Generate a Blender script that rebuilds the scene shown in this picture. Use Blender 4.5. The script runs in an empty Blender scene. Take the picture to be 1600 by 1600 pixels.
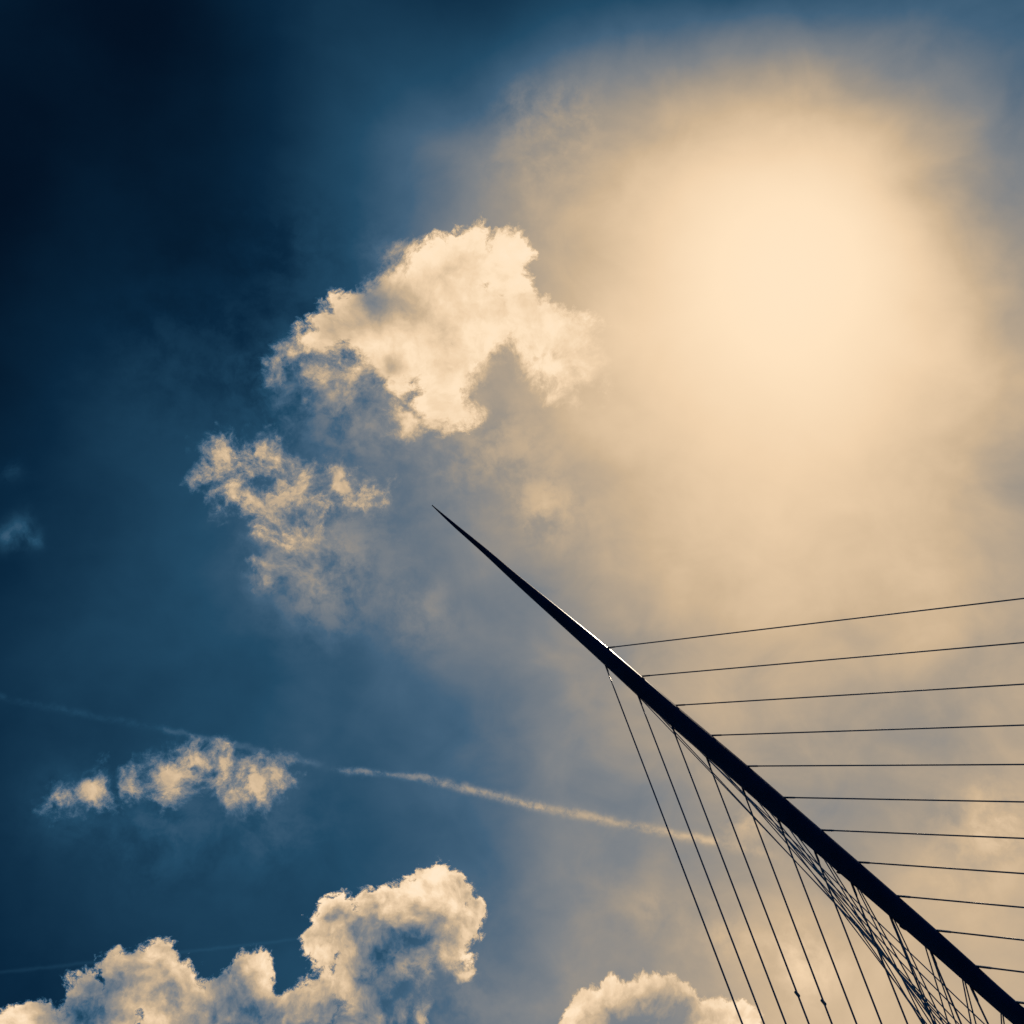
import bpy, bmesh, math, random
from mathutils import Vector, Matrix

# ---------------------------------------------------------------- camera
sc = bpy.context.scene
col = sc.collection
rnd = random.Random(7)
PITCH = math.radians(45)
FOV = math.radians(50)
FPX = 800 / math.tan(FOV / 2)            # focal length in photo pixels (1600 px frame)
CAM = Vector((0, 0, 1.7))
FWD = Vector((0, math.cos(PITCH), math.sin(PITCH)))
UPV = Vector((0, -math.sin(PITCH), math.cos(PITCH)))
RGT = Vector((1, 0, 0))


def ray(px, py):
    return RGT * ((px - 800) / FPX) + UPV * ((800 - py) / FPX) + FWD


def sky_dir(px, py):
    return ray(px, py).normalized()


cam = bpy.data.objects.new('camera', bpy.data.cameras.new('camera'))
col.objects.link(cam)
cam.location = CAM
cam.rotation_euler = (math.radians(90) + PITCH, 0, 0)
cam.data.sensor_width = cam.data.sensor_height = 36
cam.data.angle = FOV
cam.data.clip_start = 0.1
cam.data.clip_end = 20000
sc.camera = cam

sc.view_settings.view_transform = 'Standard'
sc.view_settings.look = 'None'
sc.view_settings.exposure = 0
sc.view_settings.gamma = 1
sc.cycles.use_denoising = False
sc.cycles.max_bounces = 4
sc.cycles.use_adaptive_sampling = True
sc.cycles.adaptive_threshold = 0.02
sc.cycles.adaptive_min_samples = 8

# ---------------------------------------------------------------- sun
SUN_PX = (1240, 430)
SUN = sky_dir(*SUN_PX)
SUN_EL = math.asin(SUN.z)
SUN_AZ = math.atan2(SUN.x, SUN.y)
sl = bpy.data.lights.new('sun', 'SUN')
sl.energy = 3.0
sl.angle = math.radians(0.5)
sl.color = (1.0, 0.83, 0.62)
sun = bpy.data.objects.new('sun', sl)
col.objects.link(sun)
sun.rotation_euler = SUN.to_track_quat('Z', 'Y').to_euler()

# ---------------------------------------------------------------- sky (world): haze round the sun, veils, cumulus, vapour trail
world = bpy.data.worlds.new('World')
sc.world = world
world.use_nodes = True
NT = world.node_tree
NT.nodes.clear()


class N:
    """A node socket with arithmetic."""
    def __init__(s, sock): s.k = sock
    def __add__(a, b): return mth('ADD', a, b)
    __radd__ = __add__
    def __sub__(a, b): return mth('SUBTRACT', a, b)
    def __rsub__(a, b): return mth('SUBTRACT', b, a)
    def __mul__(a, b): return mth('MULTIPLY', a, b)
    __rmul__ = __mul__
    def __truediv__(a, b): return mth('DIVIDE', a, b)


def put(node, i, v):
    if isinstance(v, N): NT.links.new(v.k, node.inputs[i])
    else: node.inputs[i].default_value = v


def mth(op, *a, clamp=False):
    n = NT.nodes.new('ShaderNodeMath'); n.operation = op; n.use_clamp = clamp
    for i, v in enumerate(a): put(n, i, v)
    return N(n.outputs[0])


def vec(op, *a):
    n = NT.nodes.new('ShaderNodeVectorMath'); n.operation = op
    for i, v in enumerate(a):
        if op == 'SCALE' and i == 1: put(n, 3, v)
        else: put(n, i, v)
    return N(n.outputs['Value'] if op in ('DISTANCE', 'DOT_PRODUCT', 'LENGTH') else n.outputs['Vector'])


def noise(v, scale, detail, rough=0.55, lac=2.0, kind='FBM', color=False, dist=0.0):
    n = NT.nodes.new('ShaderNodeTexNoise'); n.noise_type = kind
    n.noise_dimensions = '3D'
    if kind == 'FBM': n.normalize = True
    put(n, 'Vector', v)
    n.inputs['Scale'].default_value = scale; n.inputs['Detail'].default_value = detail
    n.inputs['Roughness'].default_value = rough; n.inputs['Lacunarity'].default_value = lac
    n.inputs['Distortion'].default_value = dist
    return N(n.outputs['Color' if color else 'Fac'])


def voro(v, scale, detail, rough=0.5):
    n = NT.nodes.new('ShaderNodeTexVoronoi'); n.feature = 'F1'
    n.normalize = True
    put(n, 'Vector', v)
    n.inputs['Scale'].default_value = scale; n.inputs['Detail'].default_value = detail
    n.inputs['Roughness'].default_value = rough
    return N(n.outputs['Distance'])


def smooth(x, a, b):
    n = NT.nodes.new('ShaderNodeMapRange'); n.interpolation_type = 'SMOOTHSTEP'
    put(n, 0, x); put(n, 1, a); put(n, 2, b); put(n, 3, 0.0); put(n, 4, 1.0)
    return N(n.outputs[0])


def lerp(a, b, t):
    n = NT.nodes.new('ShaderNodeMix'); n.data_type = 'FLOAT'
    put(n, 0, t); put(n, 2, a); put(n, 3, b)
    return N(n.outputs[0])


def sz(px, py, r):
    """angular size (rad) of r photo pixels round a photo pixel"""
    c = FWD.dot(sky_dir(px, py))
    return r / FPX * c ** 1.5


DIR = N(NT.nodes.new('ShaderNodeTexCoord').outputs['Generated'])
PX = 1.0 / FPX


def warp(v, scale, amp_px, detail, rough):
    c = vec('SUBTRACT', noise(v, scale, detail, rough, color=True), (0.5, 0.5, 0.5))
    return vec('ADD', v, vec('SCALE', c, 2 * amp_px * PX))


def blobs(v, lst, k=14):
    """smooth union of round puffs: signed distance in units of 100 photo px, positive inside"""
    s = None
    for (x, y, r) in lst:
        d = vec('DISTANCE', v, sky_dir(x, y)[:])
        g = FWD.dot(sky_dir(x, y)) ** 1.5
        q = mth('MULTIPLY_ADD', d, -FPX / g / 100, r / 100)
        s = q if s is None else mth('SMOOTH_MAX', s, q, k / 100)
    return s


def gauss(v, lst):
    """sum of soft veils (x, y, sigma px, height)"""
    t = None
    for (x, y, s, h) in lst:
        d = vec('DISTANCE', v, sky_dir(x, y)[:])
        e = mth('EXPONENT', mth('MULTIPLY', mth('MULTIPLY', d, d), -0.5 / sz(x, y, s) ** 2))
        t = mth('MULTIPLY', e, h) if t is None else mth('MULTIPLY_ADD', e, h, t)
    return t


# clear air: physical sky, its brightness only (the picture is toned afterwards)
sk = NT.nodes.new('ShaderNodeTexSky'); sk.sky_type = 'NISHITA'; sk.sun_disc = False
sk.sun_elevation = SUN_EL; sk.sun_rotation = SUN_AZ
bw = NT.nodes.new('ShaderNodeRGBToBW'); NT.links.new(sk.outputs[0], bw.inputs[0])
air = mth('MULTIPLY', N(bw.outputs[0]), 0.002)

# glare of the sun through thin high haze, brighter towards the horizon, with thicker and thinner patches of veil
VEIL = [(1620, 130, 200, -0.236), (910, 600, 190, 0.176), (1250, 1610, 190, 0.365), (1160, 980, 190, 0.188), (780, -70, 190, -0.269),
        (440, 440, 190, -0.199), (1160, -100, 190, -0.364), (1620, 530, 190, -0.04), (890, 1610, 190, 0.188), (1610, 1520, 190, 0.316),
        (260, -10, 190, -0.17), (1250, 275, 190, 0.21), (-100, 260, 190, -0.122), (1350, 660, 190, 0.15), (1430, -100, 190, -0.157),
        (-100, 710, 190, -0.066), (1610, 1160, 190, 0.135), (980, 1250, 190, 0.1), (200, 1325, 280, 0.032), (700, 825, 200, 0.037),
        (970, 210, 180, 0.10), (700, 1200, 200, -0.032), (450, 1575, 200, 0.049), (200, 950, 200, 0.02), (1075, 450, 200, -0.065),
        (575, 75, 200, -0.035), (650, 240, 140, 0.02), (1480, 380, 110, 0.02)]
sd = vec('DISTANCE', DIR, SUN[:])
sd2 = mth('MULTIPLY', sd, sd)


def halo(s, h): return mth('MULTIPLY', mth('EXPONENT', mth('MULTIPLY', sd2, -0.5 / s ** 2)), h)


lum = halo(0.06, 0.03) + halo(0.11, 0.11) + halo(0.3, 0.311) + halo(0.7, 0.193) + 0.042 \
    + vec('DOT_PRODUCT', DIR, (0.17, 0, 0.063)) + gauss(warp(DIR, 4, 36, 3, 0.5), VEIL)
# mottled thin veil, stronger where the haze is bright but not where the sun burns it out
veilmask = smooth(lum, 0.12, 0.5) * smooth(lum, 0.95, 0.6)
n1 = noise(vec('MULTIPLY', warp(DIR, 6, 60, 3, 0.5), (1.0, 1.5, 1.5)), 5.0, 8, 0.55)
n2 = noise(DIR, 15.0, 7, 0.52, dist=0.6)
lum = lum + (n1 - 0.5) * (0.09 + veilmask * 0.20) + (n2 - 0.5) * (0.03 + veilmask * 0.13)
lum = mth('SMOOTH_MAX', lum, 0.045, 0.10)
over = mth('MAXIMUM', lum - 0.70, 0.0)                       # the glare saturates slowly
lum = mth('MINIMUM', lum, 0.70) + (1.0 - mth('EXPONENT', over * (-1 / 0.24))) * 0.24 + halo(0.085, 0.055)

# soft grey-white puffs without edges
SOFT = [(855, 800, 38, .09), (650, 960, 40, .07), (790, 700, 45, .06), (490, 925, 50, .10), (415, 905, 18, .16), (515, 850, 62, .13), (445, 850, 36, .10),
        (520, 620, 60, .10), (450, 600, 45, .08), (590, 650, 50, .06), (700, 720, 60, .05), (1150, 1305, 22, .07), (1175, 1285, 16, .08),
        (1560, 1285, 45, .08), (1250, 1495, 45, .08), (1130, 1465, 30, .06), (1500, 1340, 60, .04), (1010, 1420, 40, .04),
        (815, 168, 26, .07), (890, 165, 34, .06), (840, 250, 60, .04), (250, 1290, 60, .06), (110, 1260, 45, .05), (420, 1290, 60, .05),
        (15, 742, 13, .08), (42, 828, 15, .12), (12, 842, 12, .12), (65, 838, 9, .08), (600, 395, 25, .06), (720, 1560, 60, .06), (300, 560, 90, .03), (470, 400, 70, .03)]
ds = warp(DIR, 14, 32, 8, 0.6)
nrag = noise(ds, 34.0, 8, 0.62)
lum = lum + gauss(ds, SOFT) * smooth(nrag, 0.28, 0.68) * 1.5

# cumulus: crisp heaps
BIG = [(735, 412, 54), (795, 400, 42), (680, 435, 58), (620, 462, 58), (560, 498, 54), (505, 535, 46), (458, 552, 26), (650, 515, 74),
       (720, 490, 72), (592, 548, 46), (690, 572, 52), (682, 625, 46), (640, 655, 30), (705, 640, 36), (775, 500, 48), (840, 528, 50),
       (896, 535, 46), (886, 585, 46), (850, 565, 40), (745, 535, 40), (820, 482, 34), (500, 575, 30), (550, 592, 36), (795, 442, 40), (625, 605, 34), (612, 395, 18), (440, 575, 22), (910, 575, 40)]
RAG = [(350, 712, 27), (402, 706, 27), (445, 722, 24), (318, 742, 20), (350, 768, 26), (440, 765, 36), (425, 802, 24), (538, 762, 30),
       (580, 768, 20), (395, 740, 16), (505, 775, 18), (470, 740, 16), (412, 905, 12), (400, 782, 24), (475, 775, 22), (460, 830, 22), (500, 805, 20), (415, 835, 18)]
ROW = [(92, 1252, 15), (155, 1236, 26), (222, 1236, 17), (268, 1214, 30), (302, 1204, 26), (342, 1198, 22), (268, 1240, 18), (392, 1228, 34),
       (430, 1222, 24), (372, 1252, 15), (335, 1220, 14)]
BANK = [(685, 1402, 52), (642, 1424, 48), (722, 1440, 32), (582, 1430, 38), (525, 1448, 42), (510, 1488, 40), (590, 1485, 68), (655, 1470, 60),
        (565, 1535, 62), (500, 1566, 42), (700, 1488, 40), (240, 1510, 46), (200, 1530, 52), (130, 1558, 42), (60, 1602, 40), (262, 1562, 60),
        (392, 1520, 38), (380, 1572, 58), (330, 1585, 52), (150, 1606, 70), (450, 1602, 60), (560, 1600, 56), (10, 1606, 32), (724, 1526, 15),
        (632, 1524, 30), (622, 1590, 15), (652, 1594, 13), (745, 1430, 12), (0, 1680, 90), (250, 1690, 110), (450, 1690, 100), (600, 1690, 70)]
DOME = [(920, 1586, 36), (962, 1575, 36), (1012, 1578, 40), (1060, 1590, 34), (1118, 1594, 24), (1160, 1602, 24), (980, 1660, 90), (1110, 1670, 70)]


vc = warp(warp(DIR, 9, 28, 2, 0.5), 30, 17, 8, 0.60)
bill = voro(vc, 46, 3, 0.6)
det = noise(vc, 52, 9, 0.68)
rel = noise(vc, 24, 8, 0.58) - noise(vec('ADD', vc, (SUN * 14 * PX)[:]), 24, 8, 0.58)
big = noise(vc, 13, 4, 0.5)
fil = noise(warp(DIR, 26, 22, 6, 0.6), 40, 8, 0.62)


def cumulus(lst, rag, wx, lit, shade, depth, relief, grow=0.0, wisp=None, soft=None):
    """(cover, brightness) of a heap: backlit, thin rims let the sun through, the thick middle is in its own shade, bumps face the sun"""
    s = blobs(vc, lst) + (0.42 - bill) * 0.36 + (det - 0.5) * rag + grow
    if soft:                                   # edges that fray out and fade
        g = gauss(vc, soft)
        cover = smooth(s + g * (fil - 0.42) * 1.6, 0.0, g + wx)
    else: cover = smooth(s, 0.0, wx)
    if wisp: cover = cover * smooth(fil + s * wisp[2], wisp[0], wisp[1])
    thick = smooth(s + (big - 0.5) * 2.4, 0.12, depth)
    return cover, lerp(lit, shade, thick) + rel * relief + (det - 0.5) * 0.16


def lay(lum, c, strength=1.0):
    cover, b = c[0], c[1]
    return lerp(lum, mth('MAXIMUM', b, lum * 0.9), cover * strength)


def shaded(c, lst):
    """deeper, shaded hollows in a heap"""
    return c[0], mth('SUBTRACT', c[1], gauss(vc, lst))


lum = lay(lum, cumulus(ROW, 0.9, 0.45, 0.76, 0.68, 1.5, 0.5, 0.20, (0.34, 0.62, 0.22)), 0.92)
lum = lay(lum, cumulus(RAG, 1.1, 0.5, 0.76, 0.68, 1.5, 0.6, 0.20, (0.38, 0.62, 0.18)), 0.92)
lum = lay(lum, shaded(cumulus(BANK, 0.85, 0.12, 0.82, 0.57, 0.8, 1.1, 0.0, None, [(680, 1535, 30, .7), (600, 1580, 40, .6)]),
                      [(195, 1528, 38, .22), (140, 1556, 38, .26), (90, 1594, 36, .24), (345, 1560, 36, .19), (308, 1590, 36, .20), (362, 1524, 20, .22),
                       (406, 1588, 32, .24), (470, 1605, 30, .20), (555, 1464, 16, .26), (616, 1490, 30, .18), (669, 1478, 28, .22), (651, 1427, 12, .15),
                       (590, 1518, 22, .16), (520, 1588, 28, .28), (600, 1565, 36, .2), (520, 1460, 14, .12), (700, 1445, 16, .10)]))
lum = lay(lum, shaded(cumulus(DOME, 0.5, 0.10, 0.86, 0.66, 0.8, 0.8, 0.10), [(975, 1606, 40, .26), (1020, 1612, 36, .14), (1090, 1620, 40, .12)]))
lum = lay(lum, shaded(cumulus(BIG, 0.9, 0.22, 0.90, 0.82, 1.3, 0.45, 0.06, None,
                              [(530, 620, 50, .6), (925, 600, 50, .7), (780, 600, 34, .5), (620, 675, 40, .45), (440, 575, 34, .6), (600, 395, 30, .6)]),
                      [(582, 464, 26, .40), (640, 474, 24, .20), (525, 505, 22, .22), (712, 432, 25, .10), (690, 520, 30, .05), (772, 585, 16, .25),
                       (610, 565, 12, .2), (560, 600, 22, .2), (500, 570, 22, .15)]))


# vapour trail: straight streaks across the sky
def streak(v, a, b, w, h, fade=40):
    A, B = sky_dir(*a), sky_dir(*b)
    u = (B - A).normalized()
    nrm = A.cross(B).normalized()
    t = vec('DOT_PRODUCT', vec('SUBTRACT', v, A[:]), u[:])
    d = vec('DOT_PRODUCT', v, nrm[:])
    L = (B - A).length
    e = mth('EXPONENT', mth('MULTIPLY', mth('MULTIPLY', d, d), -0.5 / (w * PX) ** 2))
    m = mth('MULTIPLY', smooth(t, -fade * PX, fade * PX), smooth(t, L + fade * PX, L - fade * PX))
    return mth('MULTIPLY', mth('MULTIPLY', e, m), h)


vt = warp(DIR, 70, 8, 7, 0.66)
tn = noise(vt, 48, 9, 0.72)
trail = streak(vt, (-60, 1078), (250, 1138), 3.2, .05) + streak(vt, (250, 1138), (500, 1194), 3.2, .08, 14) \
    + streak(vt, (525, 1203), (660, 1215), 3.0, .22, 22) + streak(vt, (660, 1215), (850, 1262), 4.2, .25, 14) \
    + streak(vt, (850, 1262), (1130, 1318), 5, .16, 20) + streak(vt, (1130, 1318), (1215, 1338), 5, .06, 20)
lum = lum + trail * smooth(tn, 0.30, 0.62)
lum = lum + streak(warp(DIR, 60, 3, 4, 0.6), (-40, 1524), (470, 1467), 1.6, .03)

# tone: night blue through slate to peach
ramp = NT.nodes.new('ShaderNodeValToRGB')
TONE = [(0.0, (1, 6, 18)), (0.06, (3, 18, 36)), (0.13, (10, 40, 64)), (0.25, (35, 75, 102)), (0.345, (68, 99, 124)), (0.50, (128, 132, 136)),
        (0.59, (162, 151, 137)), (0.71, (206, 180, 147)), (0.83, (241, 211, 174)), (0.91, (255, 228, 193)), (1.0, (255, 233, 202))]


def lin(c):
    c /= 255
    return c / 12.92 if c <= 0.04045 else ((c + 0.055) / 1.055) ** 2.4


el = ramp.color_ramp.elements
while len(el) < len(TONE): el.new(0.5)
for e, (p, c) in zip(el, TONE):
    e.position = p; e.color = (*[lin(x) for x in c], 1)
NT.links.new((lum + air).k, ramp.inputs[0])
bg = NT.nodes.new('ShaderNodeBackground')
out = NT.nodes.new('ShaderNodeOutputWorld')
NT.links.new(ramp.outputs[0], bg.inputs[0])
NT.links.new(bg.outputs[0], out.inputs[0])
world.cycles.sampling_method = 'MANUAL'
world.cycles.sample_map_resolution = 256


# ---------------------------------------------------------------- materials
def mat(name, base, rough, metal=0.0, scale=3.0, var=0.25, bump=0.0, coat=0.0, spec=0.12):
    m = bpy.data.materials.new(name); m.use_nodes = True
    t = m.node_tree; p = t.nodes['Principled BSDF']
    tc = t.nodes.new('ShaderNodeTexCoord'); nz = t.nodes.new('ShaderNodeTexNoise')
    nz.inputs['Scale'].default_value = scale; nz.inputs['Detail'].default_value = 6
    t.links.new(tc.outputs['Object'], nz.inputs['Vector'])
    cr = t.nodes.new('ShaderNodeValToRGB')
    cr.color_ramp.elements[0].position = 0.3; cr.color_ramp.elements[1].position = 0.7
    cr.color_ramp.elements[0].color = (*[b * (1 - var) for b in base], 1)
    cr.color_ramp.elements[1].color = (*[b * (1 + var) for b in base], 1)
    t.links.new(nz.outputs['Fac'], cr.inputs[0]); t.links.new(cr.outputs[0], p.inputs['Base Color'])
    p.inputs['Roughness'].default_value = rough; p.inputs['Metallic'].default_value = metal
    p.inputs['Specular IOR Level'].default_value = spec
    p.inputs['Coat Weight'].default_value = coat
    if bump:
        b = t.nodes.new('ShaderNodeBump'); b.inputs['Strength'].default_value = bump; b.inputs['Distance'].default_value = 0.02
        t.links.new(nz.outputs['Fac'], b.inputs['Height']); t.links.new(b.outputs[0], p.inputs['Normal'])
    return m


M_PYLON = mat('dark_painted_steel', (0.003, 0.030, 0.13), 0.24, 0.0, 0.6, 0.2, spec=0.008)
M_CABLE = mat('dark_cable_sheath', (0.045, 0.18, 0.40), 0.30, 0.0, 4.0, 0.2, spec=0.04)
M_SOCKET = mat('dark_steel_socket', (0.03, 0.12, 0.28), 0.7, 0.0, 6.0, 0.2, spec=0.04)
M_CONC = mat('concrete', (0.28, 0.27, 0.25), 0.85, 0.0, 1.5, 0.2, 0.4)
M_ASPH = mat('asphalt', (0.05, 0.05, 0.052), 0.9, 0.0, 8.0, 0.3, 0.4)
M_GROUND = mat('paving', (0.10, 0.10, 0.095), 0.9, 0.0, 0.3, 0.3, 0.3)


def mesh_obj(name, verts, faces, m, parent=None, smooth_=True):
    me = bpy.data.meshes.new(name)
    me.from_pydata([tuple(v) for v in verts], [], faces); me.update()
    if smooth_: me.polygons.foreach_set('use_smooth', [True] * len(me.polygons))
    me.materials.append(m)
    o = bpy.data.objects.new(name, me); col.objects.link(o)
    if parent: o.parent = parent
    return o


def tube(path, radii, seg=10, ref=None):
    """verts, faces of a closed swept round bar"""
    V, Fc = [], []
    n = len(path)
    for i, (p, r) in enumerate(zip(path, radii)):
        d = (path[min(i + 1, n - 1)] - path[max(i - 1, 0)]).normalized()
        a = d.cross(ref or Vector((0, 0, 1)))
        if a.length < 1e-3: a = d.cross(Vector((1, 0, 0)))
        a.normalize(); b = d.cross(a)
        for k in range(seg):
            t = 2 * math.pi * k / seg
            V.append(p + a * (r * math.cos(t)) + b * (r * math.sin(t)))
    for i in range(n - 1):
        for k in range(seg):
            k2 = (k + 1) % seg
            Fc.append((i * seg + k, i * seg + k2, (i + 1) * seg + k2, (i + 1) * seg + k))
    Fc.append(tuple(range(seg))[::-1]); Fc.append(tuple((n - 1) * seg + k for k in range(seg)))
    return V, Fc


def box(c, sx, sy, sz_, ax=None):
    """verts, faces of a box with its local x along ax (horizontal)"""
    ax = (ax or Vector((1, 0, 0))).normalized(); ay = Vector((-ax.y, ax.x, 0)); az = Vector((0, 0, 1))
    V = [c + ax * (sx / 2 * i) + ay * (sy / 2 * j) + az * (sz_ / 2 * k) for i in (-1, 1) for j in (-1, 1) for k in (-1, 1)]
    return V, [(0, 1, 3, 2), (4, 6, 7, 5), (0, 4, 5, 1), (2, 3, 7, 6), (0, 2, 6, 4), (1, 5, 7, 3)]


# ---------------------------------------------------------------- ground
G = 6000
ground = mesh_obj('ground', [(-G, -G, 0), (G, -G, 0), (G, G, 0), (-G, G, 0)], [(0, 1, 2, 3)], M_GROUND, None, False)
ground['kind'] = 'structure'

# ---------------------------------------------------------------- bridge: pylon axis in space
TIP_D = ray(675, 789.5); TIP = CAM + TIP_D * ((60 - CAM.z) / TIP_D.z)      # 60 m high
KD = ray(1600, 1587); KNEE = CAM + KD * (40 / KD.y)
AX = (KNEE - TIP)
BASE = TIP + AX * (TIP.z / -AX.z)
HEAD = Vector((AX.x, AX.y, 0)).normalized()          # the deck runs out this way, away from the lean
SIDE = Vector((-HEAD.y, HEAD.x, 0))

EDGE_U = [(710, 817), (760, 857), (810, 899), (854, 934), (905, 975), (952, 1013), (1004, 1057), (1058, 1103), (1114, 1150), (1170, 1198), (1227, 1247), (1286, 1298),
          (1344, 1348.5), (1404, 1401), (1466, 1455), (1528, 1511), (1591, 1567.5)]
EDGE_L = [(706.5, 821), (754, 864), (801.5, 908.5), (843, 946.7), (891.5, 990.5), (936, 1031.5), (984, 1076.5), (1037, 1125), (1090, 1171.5), (1146, 1219), (1202, 1268.5), (1260, 1319.5),
          (1318, 1369.5), (1378, 1421), (1441, 1476), (1504, 1531), (1569, 1588)]


def depth_on_axis(px):
    """view depth of the pylon axis where it shows at photo column px"""
    lo, hi = -0.2, 1.4
    for _ in range(50):
        t = (lo + hi) / 2
        q = TIP + AX * t - CAM
        x = 800 + FPX * q.dot(RGT) / q.dot(FWD)
        if x < px: lo = t
        else: hi = t
    return (TIP + AX * t - CAM).dot(FWD)


path, rad = [TIP.copy()], [0.035]
for (ux, uy), (lx, ly) in zip(EDGE_U, EDGE_L):
    mx, my = (ux + lx) / 2, (uy + ly) / 2
    dep = depth_on_axis(mx)
    path.append(CAM + ray(mx, my) * dep)
    rad.append(math.hypot(ux - lx, uy - ly) / 2 * dep / FPX)
last = path[-1]
dirn = (path[-1] - path[-4]).normalized()
for f_ in (0.25, 0.5, 0.75, 1.0):
    path.append(last + (BASE - last) * f_)
    rad.append(rad[len(EDGE_U)] * (1 - 0.12 * f_))


def refine(P, R, k=10):
    """Catmull-Rom through the measured points"""
    oP, oR = [], []
    n = len(P)
    for i in range(n - 1):
        p0, p1, p2, p3 = P[max(i - 1, 0)], P[i], P[i + 1], P[min(i + 2, n - 1)]
        r0, r1, r2, r3 = R[max(i - 1, 0)], R[i], R[i + 1], R[min(i + 2, n - 1)]
        for j in range(k):
            t = j / k
            h = lambda a, b, c, d: 0.5 * ((2 * b) + (c - a) * t + (2 * a - 5 * b + 4 * c - d) * t * t + (3 * b - a - 3 * c + d) * t ** 3)
            oP.append(h(p0, p1, p2, p3)); oR.append(max(h(r0, r1, r2, r3), 0.02))
    oP.append(P[-1]); oR.append(R[-1])
    return oP, oR


# even out reading errors of the outline
rad = [rad[0], rad[1]] + [(rad[i - 1] + 2 * rad[i] + rad[i + 1]) / 4 for i in range(2, len(rad) - 1)] + [rad[-1]]
for _ in range(1):
    rad = rad[:2] + [(rad[i - 1] + 2 * rad[i] + rad[i + 1]) / 4 for i in range(2, len(rad) - 1)] + [rad[-1]]
pp, rr = refine(path, rad)

bridge = bpy.data.objects.new('cable_stayed_bridge', None)
col.objects.link(bridge)
bridge['label'] = 'dark cable-stayed bridge with leaning needle-pointed pylon and fans of thin stay cables'
bridge['category'] = 'bridge'

pylon = mesh_obj('pylon', *tube(pp, rr, 40), M_PYLON, bridge)


def near_axis(px, py):
    """point of the pylon axis seen nearest to a photo pixel, with its radius"""
    best = None
    for p, r in zip(pp, rr):
        q = p - CAM
        x, y = 800 + FPX * q.dot(RGT) / q.dot(FWD), 800 - FPX * q.dot(UPV) / q.dot(FWD)
        d = (x - px) ** 2 + (y - py) ** 2
        if best is None or d < best[0]: best = (d, p, r, x, y)
    return best


def at_axis_depth(px, py):
    return CAM + ray(px, py) * (near_axis(px, py)[1] - CAM).dot(FWD)


def landing(x, y, x2, y2, side, z):
    """where a cable seen along this photo line meets its row of anchors beside the deck"""
    n = ray(x, y).cross(ray(x2, y2))
    b = BASE + SIDE * side + Vector((0, 0, z)) - CAM
    s = -n.dot(b) / n.dot(HEAD)
    return CAM + b + HEAD * s


def cable(start, end, r, sag=0.0):
    P, R = [], []
    k = 14
    for i in range(k + 1):
        t = i / k
        P.append(start.lerp(end, t) - Vector((0, 0, sag * 4 * t * (1 - t))))
        R.append(r)
    return mesh_obj('stay_cable', *tube(P, R, 8), M_CABLE, bridge), P


def sleeve(name, a, d, length, r, parent, m):
    return mesh_obj(name, *tube([a, a + d * length * 0.1, a + d * length * 0.85, a + d * length], [r * 0.85, r, r, r * 0.6], 10), m, parent)


FORE = [(950, 1012, 935), (1004, 1056.5, 1004), (1058, 1102, 1069), (1114, 1149, 1133), (1170, 1197, 1194.5), (1227, 1246, 1253),
        (1286, 1297, 1310), (1341, 1347, 1365), (1404, 1400, 1418), (1466, 1454, 1469), (1528, 1510, 1519), (1590, 1566, 1567.2)]
BACK = [(946, 1040, 1160), (998, 1090, 1194), (1051, 1138, 1228), (1104, 1184, 1264), (1160, 1232, 1300), (1216, 1281, 1338.5),
        (1273, 1331, 1377.5), (1331, 1382, 1418), (1391, 1433, 1459), (1454, 1487, 1502), (1517, 1543, 1544)]
CROSS = [(997.5, 1088, 1485), (1027, 1114, 1480), (1071, 1152, 1538), (1089, 1169, 1517), (1123, 1197.5, 1498), (1136, 1211, 1475),
         (1186, 1254, 1448), (1203, 1269, 1469), (1234, 1296, 1444), (1249, 1310, 1462), (1288, 1343, 1441.5), (1298, 1353, 1455),
         (1339, 1387, 1445), (1346, 1395, 1460), (1393, 1434, 1463), (1399, 1441, 1474), (1446, 1480, 1482), (1454, 1487.5, 1494),
         (1504, 1531, 1517.5), (1508, 1535, 1525), (1564, 1582, 1565), (1567, 1585, 1569)]

DECK_Z = 0.8
spots = []
for i, (x, y, y2) in enumerate(FORE):                      # deck side
    e = landing(x, y, 1600, y2, 0, DECK_Z)
    s0 = at_axis_depth(x - 7, y - (y2 - y) / (1600 - x) * 7)
    c, P = cable(s0, e, 0.034)
    d = (e - s0).normalized()
    sleeve('socket', at_axis_depth(x, y) - d * 0.15, d, 0.7, 0.045, c, M_SOCKET)
    spots.append((e, d))
for i, (x, y, x2) in enumerate(BACK):                      # lean side, near row
    e = landing(x, y, x2, 1600, -6, 0.3)
    k = (x2 - x) / (1600 - y)
    s0 = at_axis_depth(x - 8 * k, y - 8)
    c, P = cable(s0, e, 0.037)
    d = (e - s0).normalized()
    sleeve('socket', at_axis_depth(x, y - 1), d, 0.7, 0.05, c, M_SOCKET)
    spots.append((e, d))
    if i in (3, 4):                                        # small fittings part way down
        px, py = ((1246, 1554), (1288, 1567))[i - 3]
        q = s0 + d * ((s0 - CAM).dot(FWD) * 0)
        n = ray(px, py).cross(UPV + RGT * 0.0)
        # point of the cable seen at that row
        lo, hi = 0.0, 1.0
        for _ in range(40):
            t = (lo + hi) / 2; w = s0.lerp(e, t) - CAM
            if 800 - FPX * w.dot(UPV) / w.dot(FWD) < py: lo = t
            else: hi = t
        w = s0.lerp(e, t)
        tilt = (d + RGT * 0.35).normalized()
        sleeve('clamp', w - tilt * 0.15, tilt, 0.26, 0.062, c, M_CABLE)
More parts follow.
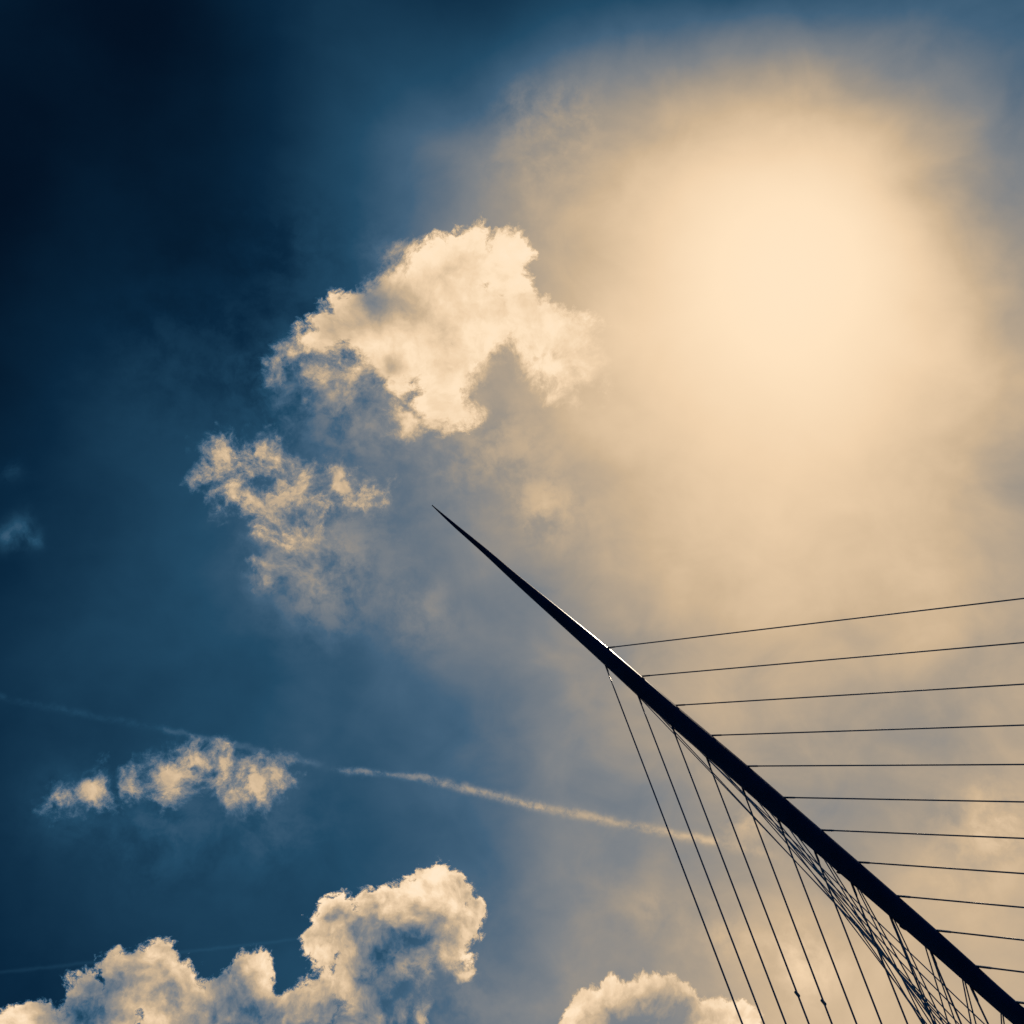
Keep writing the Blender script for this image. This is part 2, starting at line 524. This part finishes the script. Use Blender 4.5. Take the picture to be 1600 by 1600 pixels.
for i, (x, y, x2) in enumerate(CROSS):                     # lean side, far crossing pairs
    side = 8 if i % 2 else 9.5
    e = landing(x, y, x2, 1600, side, 0.3)
    k = (x2 - x) / (1600 - y)
    # carry the line up behind the pylon until it meets the axis
    sx, sy = x, y
    for step in range(200):
        b = near_axis(sx, sy)
        if (sx - b[3]) * 0.67 - (sy - b[4]) * 0.74 > -1.0: break
        sx -= k; sy -= 1
    s0 = CAM + ray(sx, sy) * (near_axis(sx, sy)[1] - CAM).dot(FWD)
    c, P = cable(s0, e, 0.027)
    spots.append((e, (e - s0).normalized()))

# brackets on the underside of the pylon
for (px, py, L, tdeg) in [(1257, 1315, 0.42, 0), (1361, 1403.5, 0.55, 1), (1414, 1452.5, 0.5, 2), (1312, 1365, 0.28, 3)]:
    b = near_axis(px, py)
    dep = (b[1] - CAM).dot(FWD)
    c0 = CAM + ray(px, py) * dep
    along = (path[14] - path[8]).normalized()
    up = (b[1] - c0).normalized()
    w = CAM - c0; w.normalize()
    V = []
    for (s, h) in [(-L * .5, .08), (-L * .62, -.02), (-L * .45, -.06), (-L * .1, -.04), (L * .5, .06), (L * .6, .3), (-L * .4, .35)]:
        for k in (-0.12, 0.12):
            V.append(c0 + along * s + up * h + w * k)
    n = 7
    Fc = [tuple(2 * i for i in range(n)), tuple(2 * i + 1 for i in range(n))[::-1]]
    Fc += [(2 * i, 2 * i + 1, 2 * ((i + 1) % n) + 1, 2 * ((i + 1) % n)) for i in range(n)]
    mesh_obj('bracket', V, Fc, M_PYLON, pylon, False)

# deck, footing and anchor blocks below the picture
V, Fc = box(BASE + HEAD * 48 + Vector((0, 0, 0.4)), 104, 9, 0.79, HEAD)
deck = mesh_obj('deck', V, Fc, M_ASPH, bridge, False)
V, Fc = box(BASE + Vector((0, 0, 0.6)), 7, 5, 1.2, HEAD)
mesh_obj('footing', V, Fc, M_CONC, bridge, False)
V, Fc = box(BASE - HEAD * 12 - SIDE * 6 + Vector((0, 0, 0.2)), 16, 2, 0.4, HEAD)
mesh_obj('anchor_block', V, Fc, M_CONC, bridge, False)
V, Fc = box(BASE - HEAD * 10 + SIDE * 8.75 + Vector((0, 0, 0.2)), 24, 3, 0.4, HEAD)
mesh_obj('anchor_block', V, Fc, M_CONC, bridge, False)
